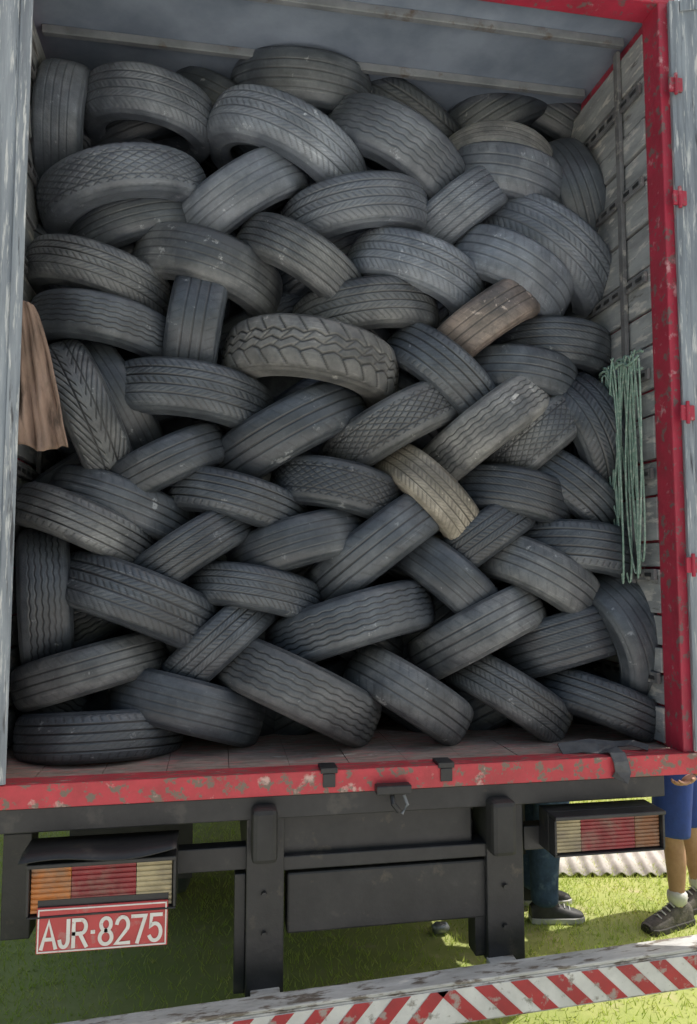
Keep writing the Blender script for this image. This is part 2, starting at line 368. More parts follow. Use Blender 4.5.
def wall(x, sgn):
    mm = MB(); z = ZF + .01; i = 0; rw = random.Random(4)
    while z < ZT - .06:
        h = rw.choice((.11, .15, .19, .13)); d = .010 * (i % 2) + rw.uniform(0, .006); mm.box(min(x + sgn * d, x + sgn * .03), max(x + sgn * d, x + sgn * .03), .1, LEN, z, min(z + h - .012, ZT - .01)); z += h; i += 1
    w = part(mm, 'side_wall', board, truck, .003)
    part(MB().box(min(x + sgn * .034, x + sgn * .046), max(x + sgn * .034, x + sgn * .046), .1, LEN, 1.09, ZT + .1), 'side_panel', redp, truck)
    for j in range(12):
        y = .26 + j * .5
        part(MB().box(min(x - sgn * .02, x - sgn * .001), max(x - sgn * .02, x - sgn * .001), y, y + .035, ZF, ZT), 'wall_post', postm, w, .003)
    for j in range(7):
        zz = 1.42 + j * .42
        for ya, yb in ((.105, .258), (.297, .758)):
            part(MB().box(min(x - sgn * .016, x - sgn * .001), max(x - sgn * .016, x - sgn * .001), ya, yb, zz, zz + .045), 'wall_rail', postm, w, .002)
            for q in range(int((yb - ya) / .075)):
                yy = ya + .02 + q * .075
                if yy + .045 < yb: part(MB().box(min(x - sgn * .0185, x - sgn * .0165), max(x - sgn * .0185, x - sgn * .0165), yy, yy + .045, zz + .014, zz + .030), 'rail_slot', blackp, w)
wall(XR, 1); wall(-1.37, -1)
ceil = part(MB().box(-1.41, 1.24, .09, LEN, ZT + .035, ZT + .08), 'ceiling', surf('hazed_galvanised_ceiling', (.26, .31, .385), (.17, .21, .27), 3, .6, .0, .1, 14), truck)  # ceiling colour lightened and blued to hold the haze under the roof
for j in range(12):
    y = .22 + j * .36; part(MB().box(-1.365, 1.2, y, y + .028, ZT - .005, ZT + .034), 'ceiling_rib', steel, ceil, .003)
part(MB().box(-1.41, 1.24, LEN, LEN + .05, ZF - .1, ZT + .08), 'front_wall', steel, truck)
def door(hx, hy, dx, dy, w, left):
    d = Vector((dx, dy, 0)).normalized(); n = Vector((-d.y, d.x, 0))
    if n.y > 0: n = -n
    M = Matrix.Translation((hx, hy, 0)) @ Matrix((d, n, Vector((0, 0, 1)))).transposed().to_4x4()
    dr = part(MB().box(0, w, -.03, 0, ZF + .01, ZT + (.20 if left else .0), M=M), 'rear_door', door_m, truck, .004)
    mm = MB(); top = ZT + (.198 if left else -.002)
    for x in (0.002, w - .045): mm.box(x, x + .04, .001, .009, ZF + .012, top, M=M)
    for z in (ZF + .012, top - .05): mm.box(.045, w - .048, .001, .009, z, z + .05, M=M)
    part(mm, 'door_frame', door_m, dr, .002)
door(XL - .002, -.05, -1, -.48, 1.22, True); door(1.240, -.045, 1, -.35, 1.12, False)
# chassis
for x in (-.42, .42):
    part(MB().box(x - .035, x + .035, .14, LEN, .70, .92), 'chassis_rail', blackp, truck, .004)
for j in range(12): part(MB().box(-1.38, 1.12, .32 + j * .5, .38 + j * .5, .925, 1.10), 'cross_member', blackp, truck)
part(MB().box(-1.42, 1.12, -.03, .08, 1.02, 1.10), 'rear_cross_beam', blackp, truck, .004)
part(bxp(279, 797, 472, 852, .03, .09), 'rear_panel', blackp, truck, .006)
part(bxp(262, 850, 500, 864, .00, .10), 'lower_beam', blackp, truck, .004)
part(bxp(287, 866, 487, 926, .015, .12), 'lower_beam', blackp, truck, .008)
for x0, x1, yt, yb in ((246, 284, 790, 1000), (487, 524, 782, 962)):
    hb = part(bxp(x0, yt, x1, yb, -.01, .14), 'hanger', blackp, truck, .005)
    part(bxp(x0 + 6, yt + 20, x1 - 6, yt + 76, -.10, -.012), 'bump_stop', darkrub, hb, .018)
    part(bxp(x0 - 12, yt + 84, x0 - 1, yb - 6, .02, .10), 'flange', blackp, hb, .003)
    for yy in (yt + 104, yt + 144): c = U(x0 + 18, yy, -.012); part(MB().tube([c, c + Vector((0, -.012, 0))], .010, 6), 'bolt', blackp, hb)
part(bxp(120, 850, 250, 874, .02, .08), 'lamp_bracket', blackp, truck, .004)
part(bxp(524, 824, 600, 848, .02, .08), 'lamp_bracket', blackp, truck, .004)
lt = part(bxp(377, 786, 412, 795, -.10, -.055), 'centre_latch', blackp, truck, .004)
c = U(392, 795, -.08); part(MB().tube([c, c + Vector((.0, -.02, -.025)), c + Vector((.02, -.02, -.05))], .009), 'latch_lever', blackp, lt)
c = U(404, 795, -.08); part(MB().tube([c, c + Vector((.01, -.01, -.03)), c + Vector((-.01, -.01, -.06))], .006), 'latch_chain', steel, lt)
def tail(x0, y0, x1, y1, seg):
    p0 = U(x0, (y0 + y1) / 2, -.10); p1 = U(x1, (y0 + y1) / 2, -.10); zt = U((x0 + x1) / 2, y0, -.10).z; zb = U((x0 + x1) / 2, y1, -.10).z
    X0, X1 = p0.x, p1.x; mm = MB()
    mm.box(X0, X1, -.06, .02, zb, zt); mm.box(X0, X1, -.125, -.061, zt - .014, zt); mm.box(X0, X1, -.112, -.061, zb, zb + .007)
    mm.box(X0, X0 + .009, -.115, -.061, zb + .008, zt - .015); mm.box(X1 - .009, X1, -.115, -.061, zb + .008, zt - .015)
    tl = part(mm, 'tail_light', blackp, truck, .003)
    a = X0 + .012; tot = X1 - X0 - .024; zb2 = zb + .009; zt2 = zt - .016; n = 9
    for fr, mt, nm in seg:
        b = a + tot * fr - .002; lm = MB(); pr = [(-.0612, zb2)]
        for i in range(n):
            h = (zt2 - zb2) / n; z0 = zb2 + i * h
            pr += [(-.094, z0 + h * .04), (-.098, z0 + h * .25), (-.098, z0 + h * .75), (-.094, z0 + h * .96)]
        pr += [(-.0612, zt2)]; k = len(pr)
        vs = [(a, y, z) for y, z in pr] + [(b, y, z) for y, z in pr]
        lm.add(vs, [(i, i + 1, k + i + 1, k + i) for i in range(k - 1)] + [tuple(range(k))[::-1], tuple(range(k, 2 * k))])
        part(lm, nm, mt, tl); a = b + .002
    return tl
tail(27, 858, 176, 913, [(.28, L_amb, 'amber_lens'), (.46, L_red, 'red_lens'), (.26, L_wht, 'clear_lens')])
tail(553, 812, 663, 853, [(.24, L_wht, 'clear_lens'), (.52, L_red, 'red_lens'), (.24, L_brn, 'amber_lens')])
# bent hood over the left lamp
hx0, hx1 = U(22, 860, -.1).x, U(177, 860, -.1).x; hz = U(100, 857, -.1).z + .004; vs = []; fs = []; n = 24
for i in range(n + 1):
    t = i / n; x = hx0 + (hx1 - hx0) * t; b_ = .006 * math.sin(t * 7) + .010 * t ** 3; vs += [(x, .03, hz + .020), (x, -.10, hz + .016 + b_), (x, -.150, hz + .004 + b_ * 1.5)]
for i in range(n):
    for k in range(2): fs.append((i * 3 + k, i * 3 + 3 + k, i * 3 + 4 + k, i * 3 + 1 + k))
hd = part(MB().add(vs, fs), 'lamp_hood', blackp, truck, 0, True); so = hd.modifiers.new('t', 'SOLIDIFY'); so.thickness = .004
pl = surf('plate_red', (.58, .07, .075), (.48, .06, .06), 8, .45, 0, .05, 60, wear=(.44, .22, .20), wlo=.55, whi=.72, wscale=24)
plw = surf('plate_white', (.82, .80, .77), (.70, .68, .65), 10, .5, 0, .05, 60, wear=(.55, .32, .28), wlo=.60, whi=.68, wscale=45)
pc = U(103, 926.5, -.105); pw = U(168, 926, -.105).x - U(37, 926, -.105).x; ph = .140
Mp = Matrix.Translation(pc) @ Matrix.Rotation(R_(.5), 4, 'Y')
plate = part(MB().box(-pw / 2, pw / 2, -.003, .004, -ph / 2, ph / 2, M=Mp), 'number_plate', pl, truck, .002)
m = MB(); e = .004
m.box(-pw / 2 + .004, pw / 2 - .004, -.006, -.0032, ph / 2 - .004 - e, ph / 2 - .004, M=Mp); m.box(-pw / 2 + .004, pw / 2 - .004, -.006, -.0032, -ph / 2 + .004, -ph / 2 + .004 + e, M=Mp)
m.box(-pw / 2 + .004, -pw / 2 + .004 + e, -.006, -.0032, -ph / 2 + .0085, ph / 2 - .0085, M=Mp); m.box(pw / 2 - .004 - e, pw / 2 - .004, -.006, -.0032, -ph / 2 + .0085, ph / 2 - .0085, M=Mp)
part(m, 'plate_border', plw, plate)
part(MB().box(-pw / 2, pw / 2, .005, .05, ph / 2 - .02, ph / 2 + .02, M=Mp), 'plate_holder', blackp, truck)
# plate characters drawn as strokes in the narrow upright style of number plates
def arc(cx, cy, rx, ry, a0, a1, n=14): return [(cx + rx * math.cos(R_(a0 + (a1 - a0) * i / n)), cy + ry * math.sin(R_(a0 + (a1 - a0) * i / n))) for i in range(n + 1)]
GL = {
 'A': [[(0, 0), (.5, 1), (1, 0)], [(.2, .33), (.8, .33)]],
 'J': [[(.85, 1), (.85, .28)] + arc(.47, .28, .38, .28, 0, -170)],
 'R': [[(.05, 0), (.05, 1), (.55, 1)] + arc(.58, .74, .36, .26, 90, -90) + [(.05, .48)], [(.5, .48), (.97, 0)]],
 '.': [[(.42, .5), (.58, .5)]],
 '8': [arc(.5, .76, .36, .24, -90, 270, 24), arc(.5, .26, .44, .26, 90, 450, 24)],
 '2': [arc(.5, .70, .42, .30, 165, -35) + [(.05, 0), (.97, 0)]],
 '7': [[(.03, 1), (.97, 1), (.40, 0)]],
 '5': [[(.9, 1), (.2, 1), (.12, .56)] + arc(.46, .33, .44, .33, 120, -150, 20)],
}
m = MB(); lw = .0115; chars = 'AJR.8275'; ws = [1, .8, 1, .45, 1, 1, 1, 1]; gap = .22; unit = (pw - .034) / (sum(ws) + gap * 7); X = -pw / 2 + .017; hz_ = .080
lays = 0
for ch, wd in zip(chars, ws):
    for st in GL[ch]:
        pts = [(X + (p[0] * wd if ch != '.' else p[0] * wd) * unit, -.012 - hz_ / 2 + p[1] * hz_) for p in st]
        y = -.0052 - .0004 * (lays % 5); lays += 1; L_, R2 = [], []
        for i, p in enumerate(pts):
            a = pts[max(i - 1, 0)]; b = pts[min(i + 1, len(pts) - 1)]
            d1 = Vector((p[0] - a[0], p[1] - a[1])); d2 = Vector((b[0] - p[0], b[1] - p[1]))
            if d1.length < 1e-6: d1 = d2
            if d2.length < 1e-6: d2 = d1
            d1.normalize(); d2.normalize(); d = (d1 + d2); d = d.normalized() if d.length > 1e-3 else d1
            k = min(1.6, 1 / max(.4, d.dot(d1))); nn = Vector((-d.y, d.x)) * lw / 2 * k
            e0 = Vector(p)
            if st is not None and i == 0 and pts[0] != pts[-1]: e0 = e0 - d * lw * .45
            if i == len(pts) - 1 and pts[0] != pts[-1]: e0 = e0 + d * lw * .45
            L_.append(e0 + nn); R2.append(e0 - nn)
        vs = [Mp @ Vector((q.x, y, q.y)) for q in L_ + R2]; k = len(pts)
        m.add(vs, [(i, i + 1, k + i + 1, k + i) for i in range(k - 1)])
    X += (wd + gap) * unit
o = part(m, 'plate_lettering', plw, plate)
# bumper
by0, by1, bz0, bz1 = -.20, -.115, .420, .555
bx0, bx1 = -1.30, 1.345
MT = Matrix.Translation((1.3, 0, .55)) @ Matrix.Rotation(R_(-2.2), 4, 'Y') @ Matrix.Translation((-1.3, 0, -.55))
m = MB().box(bx0, bx1, by0, by1, bz1 - .012, bz1, M=MT); m.box(bx0, bx1, by0, by0 + .01, bz0, bz1 - .013, M=MT); m.box(bx0, bx1, by0 + .011, by1, bz0, bz0 + .01, M=MT)
for px in (265, 505): xx = U(px, 980, -.06).x; m.box(xx - .05, xx + .05, by1 + .001, .0, bz0 + .02, bz1 - .04, M=MT)
bump = part(m, 'bumper', bumpm, truck, .003)
part(MB().box(bx0 + .01, bx1 - .01, by0 - .004, by0 - .0015, bz0 + .008, bz1 - .020, M=MT), 'reflective_strip', white, bump)
m = MB(); x = bx0 + .05; zb, zt_ = bz0 + .0085, bz1 - .0205; hh = zt_ - zb; yy = by0 - .006
xs = U(420, 1000, by0).x
while x < bx1 - .18:
    a0, a1 = (x + hh, x + hh + .062)
    if x > xs: q = [(a0, yy, zb), (a1, yy, zb), (a1 - hh, yy, zt_), (a0 - hh, yy, zt_)]
    else: q = [(a0 - hh, yy, zb), (a1 - hh, yy, zb), (a1, yy, zt_), (a0, yy, zt_)]
    m.add([MT @ Vector(p) for p in q], [(0, 1, 2, 3)])
    x += .128
part(m, 'red_stripe', redr, bump)
for x in (-.98, .98):
    M = Matrix.Translation((x, 2.0, .5)) @ Matrix.Rotation(R_(90), 4, 'Y')
    for off in (-.15, .15):
        MM = M @ Matrix.Translation((0, 0, off))
        wh = part(MB().lathe([(-.09, .30), (-.12, .36), (-.12, .45), (-.10, .49), (-.05, .5), (-.04, .487), (-.03, .5), (.03, .5), (.04, .487), (.05, .5), (.10, .49), (.12, .45), (.12, .36), (.09, .30)], 64, MM, closed=True), 'wheel', RUB['k'], truck, 0, True)
        part(MB().lathe([(-.09, .01), (-.06, .14), (-.03, .2), (-.08, .30), (.08, .30), (.02, .19), (.05, .1), (.05, .01)], 40, MM), 'rim', steel, wh, 0, True)
part(MB().tube([(-1.1, 2.0, .5), (-.2, 2, .5), (-.12, 2, .5), (.12, 2, .5), (.2, 2, .5), (1.1, 2.0, .5)], [.06, .07, .17, .17, .07, .06], 16), 'rear_axle', blackp, truck, 0, True)
part(MB().box(-1.28, -.68, 1.30, 1.312, .32, .93), 'mud_flap', darkrub, truck, .002)
part(MB().box(.68, 1.12, 1.30, 1.312, .32, .93), 'mud_flap', darkrub, truck, .002)
a = U(2, 870, .25); part(MB().box(a.x, a.x + .10, .25, .35, .56, .93), 'side_guard', blackp, truck, .004)
# ---------------------------------------------------------------- loose things on the truck
rope_m = surf('green_rope_fibre', (.30, .44, .37), (.18, .30, .24), 60, .85, 0, .5, 300, wear=(.46, .56, .49), wlo=.50, whi=.65, wscale=50)
m = MB(); rnd = random.Random(3)
for i in range(13):
    y0 = .10 + .27 * i / 12; ztt = 2.78 + rnd.uniform(-.03, .03); zbb = 1.80 + rnd.uniform(0, .45) * (1 if i % 3 else .2) + (.25 if i > 9 else 0); yb_ = .15 + (y0 - .1) * .55 + rnd.uniform(-.04, .04)
    wl = rnd.uniform(.012, .04); xx = 1.165 - rnd.uniform(0, .04); n = 44; pts = []
    a1, a2 = rnd.uniform(0, 6), rnd.uniform(0, 6)
    for j in range(n + 1):
        t = j / n; ph = t * 2 * math.pi
        z = (ztt + zbb) / 2 + (ztt - zbb) / 2 * math.cos(ph); k = (ztt - z) / (ztt - zbb)
        y = y0 + (yb_ - y0) * k + wl * math.sin(ph) + .014 * math.sin(4 * k + a1 + ph * .5)
        pts.append((xx + .010 * math.sin(ph + a1), y, z))
    m.tube(pts, .0042, 6)
for q, (x_, z_) in enumerate(((1.16, 2.79), (1.135, 2.76), (1.15, 2.73))):
    m.tube([(x_ + .008 * math.sin(i * 1.7 + q), .09 + .029 * i, z_ + .014 * math.sin(i * 1.3 + q * 2)) for i in range(12)], .006, 8)
rp = m.build('rope', rope_m, None, 0, True); tag(rp, 'bundle of thin green rope hanging from the right inner wall', 'rope')
cloth_m = surf('brown_canvas', (.30, .21, .165), (.18, .125, .095), 9, .9, 0, .5, 60, stretch=(1, 1, .4), wear=(.12, .085, .065), wlo=.55, whi=.68, wscale=16)
m = MB(); nu, nv = 60, 40; vs = []; fs = []
for j in range(nv + 1):
    t = j / nv; pl_ = U(14, 296 + 152 * t, -.02); wdt = (.065 + .115 * t ** .7)
    for i in range(nu + 1):
        s = i / nu
        vs.append((pl_.x + s * wdt, -.02 + (.014 * math.sin(s * 15 + t * 2.5) + .006 * math.sin(s * 34 - t * 5) + .005 * math.sin(t * 19 + s * 8)) * (.4 + t), pl_.z + (.012 * math.sin(s * 9) * t) - .03 * s * (1 - t)))
for j in range(nv):
    for i in range(nu): q = j * (nu + 1) + i; fs.append((q, q + 1, q + nu + 2, q + nu + 1))
m.add(vs, fs); cl = m.build('cloth', cloth_m, None, 0, True); so = cl.modifiers.new('t', 'SOLIDIFY'); so.thickness = .004
tag(cl, 'brown canvas cloth hanging beside the open left door', 'cloth')
strap_m = surf('grey_rubber_strap', (.13, .135, .14), (.07, .07, .075), 14, .7, 0, .3, 60)
def ribbon(pts, w, th_):
    pts = [Vector(p) for p in pts]; vs = []; fs = []
    for i, p in enumerate(pts):
        d = (pts[min(i + 1, len(pts) - 1)] - pts[max(i - 1, 0)]).normalized(); sd = d.cross(Vector((0, -.5, 1))).normalized() * w / 2; nn = sd.cross(d).normalized() * th_
        vs += [p - sd, p + sd, p + sd + nn, p - sd + nn]
    for i in range(len(pts) - 1):
        for k in range(4): k2 = (k + 1) % 4; fs.append((i * 4 + k, i * 4 + k2, i * 4 + 4 + k2, i * 4 + 4 + k))
    n = len(pts) * 4; fs += [(0, 1, 2, 3), (n - 4, n - 1, n - 2, n - 3)]
    return MB().add(vs, fs)
f1 = lambda px, Y, dz=0: Vector((U(px, 742, Y).x, Y, ZF + dz))
o = ribbon([f1(560, .06, .012), f1(580, .05, .02), f1(598, .04, .012), f1(612, .0, .018), f1(617, -.04, .014), f1(620, -.066, -.01), f1(622, -.07, -.045), f1(619, -.068, -.075)], .06, .006).build('strap', strap_m, None, .001); tag(o, 'flat grey strap lying on the truck sill with its end hanging over the edge', 'strap')
o = ribbon([f1(560, .11, .012), f1(590, .12, .022), f1(615, .09, .016), f1(632, .05, .028), f1(648, .02, .014)], .035, .005).build('strap', strap_m, None, .001); tag(o, 'twisted dark strap lying behind the flat one near the right post', 'strap')
# ---------------------------------------------------------------- ground, grass
gm = surf('grass_soil', (.26, .32, .085), (.35, .37, .13), 2.0, .95, 0, .6, 12, wear=(.40, .37, .20), wlo=.56, whi=.7, wscale=5)
o = MB().add([(-800, -800, 0), (800, -800, 0), (800, 800, 0), (-800, 800, 0)], [(0, 1, 2, 3)]).build('ground', gm); o['kind'] = 'structure'
cm = surf('pale_bounce_concrete', (.66, .65, .63), (.56, .55, .53), .8, .9, 0, .3, 30, wear=(.42, .41, .39), wlo=.58, whi=.7, wscale=2)
o = MB().add([(-30, -30, .005), (30, -30, .005), (30, -1.0, .005), (-30, -1.0, .005)], [(0, 1, 2, 3)]).build('bounce_slab', cm); o['kind'] = 'structure'  # unseen pale slab, added to bounce light onto the tyres
def blades():
    N = 260000; x = np.random.uniform(-2.6, 5.2, N); y = np.random.uniform(-.98, 9.0, N)
    dens = .5 + .5 * np.sin(x * 3.1 + 1.3 * np.sin(y * 2.2)) * np.sin(y * 2.7 + np.sin(x * 1.9))
    keep = np.random.rand(N) < (.45 + .55 * dens); under = (x > -1.1) & (x < 1.1) & (y > .4) & (y < 6); keep &= ~(under & (np.random.rand(N) < .35))
    x, y = x[keep], y[keep]; n = len(x); h = np.random.uniform(.015, .045, n); a = np.random.uniform(0, 2 * np.pi, n); lean = np.random.uniform(.3, 1.2, n) * h; b = np.random.uniform(0, 2 * np.pi, n); w = .003
    P = np.zeros((n, 3, 3)); P[:, 0] = np.stack([x - w * np.cos(a), y - w * np.sin(a), 0 * x], -1); P[:, 1] = np.stack([x + w * np.cos(a), y + w * np.sin(a), 0 * x], -1)
    P[:, 2] = np.stack([x + lean * np.cos(b), y + lean * np.sin(b), h], -1)
    me = bpy.data.meshes.new('grass'); me.vertices.add(3 * n); me.vertices.foreach_set('co', P.reshape(-1).astype('f')); me.loops.add(3 * n); me.loops.foreach_set('vertex_index', np.arange(3 * n, dtype='i'))
    me.polygons.add(n); me.polygons.foreach_set('loop_start', (np.arange(n) * 3).astype('i')); me.update(calc_edges=True)
    gmat = surf('grass_blades', (.36, .50, .08), (.54, .60, .14), 9, .7, 0, 0, 10, wear=(.70, .64, .32), wlo=.54, whi=.7, wscale=25)
    nt = gmat.node_tree; pb = nt.nodes['Principled BSDF']; tr = nt.nodes.new('ShaderNodeBsdfTranslucent'); mx = nt.nodes.new('ShaderNodeMixShader'); mx.inputs[0].default_value = .45
    nt.links.new(pb.inputs['Base Color'].links[0].from_socket, tr.inputs[0]); nt.links.new(pb.outputs[0], mx.inputs[1]); nt.links.new(tr.outputs[0], mx.inputs[2]); nt.links.new(mx.outputs[0], nt.nodes['Material Output'].inputs[0])
    me.materials.append(gmat)
    o = bpy.data.objects.new('grass', me); COL.objects.link(o); tag(o, 'short green and yellowing grass under and around the truck', 'grass'); o['kind'] = 'stuff'
blades()
wm = surf('weathered_white_sheet', (.50, .48, .45), (.34, .32, .29), 6, .8, 0, .3, 30)
c = G(610, 862); M = Matrix.Translation((c.x, c.y, 0)) @ Matrix.Rotation(R_(-10), 4, 'Z'); m = MB(); vs = []; fs = []; n = 120
for i in range(n + 1):
    x = -.42 + .84 * i / n; z = .022 + .011 * math.sin(x * 2 * math.pi / .09)
    for y, dz in ((-.24, 0), (0, .004), (.34, .012)): vs.append(M @ Vector((x + y * .15, y, z + dz)))
for i in range(n):
    for k in range(2): fs.append((i * 3 + k, i * 3 + 3 + k, i * 3 + 4 + k, i * 3 + 1 + k))
o = m.add(vs, fs).build('corrugated_sheet', wm, None, 0, True); so = o.modifiers.new('t', 'SOLIDIFY'); so.thickness = .006; tag(o, 'pale corrugated sheet lying flat on the grass beyond the truck', 'sheet')
c = G(441, 935); o = MB().tube([(c.x - .04, c.y, .03), (c.x - .02, c.y + .005, .036), (c.x + .03, c.y + .01, .03), (c.x + .045, c.y + .01, .024)], [.022, .03, .027, .012], 10).build('crushed_can', surf('can_metal', (.10, .13, .16), (.3, .3, .3), 30, .35, .5), None, 0, True); tag(o, 'small crushed can lying on the grass under the truck', 'can')
# ---------------------------------------------------------------- people
skin_m = surf('skin', (.46, .27, .19), (.37, .20, .135), 16, .6, 0, .15, 80)
jean_m = surf('blue_jeans', (.045, .085, .17), (.022, .045, .10), 20, .85, 0, .4, 60, wear=(.10, .15, .24), wlo=.56, whi=.7, wscale=12); navy_m = surf('blue_cloth', (.022, .06, .30), (.016, .042, .21), 10, .75, 0, .2, 50)
shirt_m = surf('grey_shirt', (.20, .21, .22), (.15, .16, .17), 8, .85); hair_m = surf('dark_hair', (.02, .015, .012), (.03, .02, .015), 60, .6, 0, .6, 120)
shoe_m = surf('black_shoe', (.018, .018, .02), (.035, .035, .035), 20, .6); hike_m = surf('dark_hiking_shoe', (.065, .06, .055), (.14, .125, .11), 30, .8, 0, .5, 80)
sole_m = surf('pale_sole', (.5, .5, .48), (.4, .4, .38), 20, .7); sole_d = surf('dark_sole', (.03, .03, .03), (.06, .055, .05), 20, .8); sock_m = surf('white_sock', (.66, .66, .65), (.55, .55, .54), 40, .9); eye_m = surf('eye', (.03, .02, .015), None, 5, .2, 0, 0)
def skinned(name, chains, mt, parent, sub=2):
    vs = []; rs = []; es = []; idx = {}; roots = []
    for ch in chains:
        prev = None
        for p, r in ch:
            key = tuple(round(x, 4) for x in p)
            if key not in idx:
                idx[key] = len(vs); vs.append(tuple(p)); rs.append(r)
                if prev is None: roots.append(idx[key])
            i = idx[key]
            if prev is not None and prev != i: es.append((prev, i))
            prev = i
    me = bpy.data.meshes.new(name); me.from_pydata(vs, es, []); me.materials.append(mt)
    o = bpy.data.objects.new(name, me); COL.objects.link(o); o.parent = parent
    if parent.type == 'EMPTY': o.location = -WORLD[parent.name]
    md = o.modifiers.new('skin', 'SKIN'); md.use_smooth_shade = True
    for i, sv in enumerate(me.skin_vertices[0].data):
        r = rs[i]; sv.radius = r if isinstance(r, tuple) else (r, r); sv.use_root = i in roots
    s = o.modifiers.new('sub', 'SUBSURF'); s.levels = sub; s.render_levels = sub
    return o
def shoe(ankle, d, mt, parent, solem, k_=1.0):
    d = Vector(d).normalized(); sd = Vector((-d.y, d.x, 0)); vs = []; fs = []; secs = [(-.08, .030, .085), (-.06, .037, .112), (-.02, .041, .125), (.03, .042, .108), (.09, .046, .080), (.14, .051, .064), (.18, .047, .054), (.205, .028, .040)]
    secs = [(a * k_, b * k_, c * k_) for a, b, c in secs]
    n = 14
    for x, w, h in secs:
        for k in range(n):
            t = math.pi * 2 * k / n; c_, s_ = math.cos(t), math.sin(t)
            z = .02 + (h - .02) * max(0, s_) ** .7 if s_ > 0 else .018
            p = Vector((ankle.x, ankle.y, 0)) + d * x + sd * w * (abs(c_) ** .7) * (1 if c_ > 0 else -1); vs.append((p.x, p.y, z))
    for i in range(len(secs) - 1):
        for k in range(n): k2 = (k + 1) % n; fs.append((i * n + k, i * n + k2, (i + 1) * n + k2, (i + 1) * n + k))
    fs += [tuple(range(n)), tuple((len(secs) - 1) * n + k for k in range(n))[::-1]]
    sh = part(MB().add(vs, fs), 'shoe', mt, parent, 0, True); sh.modifiers.new('s', 'SUBSURF').render_levels = 1
    vs = []; m_ = len(secs)
    for z in (.001, .030):
        for sgn in (1, -1):
            for x, w, h in (secs if sgn > 0 else secs[::-1]):
                p = Vector((ankle.x, ankle.y, 0)) + d * x * 1.02 + sd * sgn * (w + .005); vs.append((p.x, p.y, z))
    q = 2 * m_; fs = [tuple(range(q))[::-1], tuple(range(q, 2 * q))] + [(i, (i + 1) % q, q + (i + 1) % q, q + i) for i in range(q)]
    part(MB().add(vs, fs), 'sole', solem, sh, .004)
    b = Vector((ankle.x, ankle.y, 0)); lm = MB()
    for i in range(4):
        x = (.045 + .028 * i) * k_; z = (.112 - .013 * i) * k_
        lm.tube([b + d * x + sd * -.025 + Vector((0, 0, z - .012)), b + d * (x + .004) + Vector((0, 0, z)), b + d * x + sd * .025 + Vector((0, 0, z - .012))], .0035, 6)
    part(lm, 'shoelace', solem if solem is sole_m else sock_m, sh)
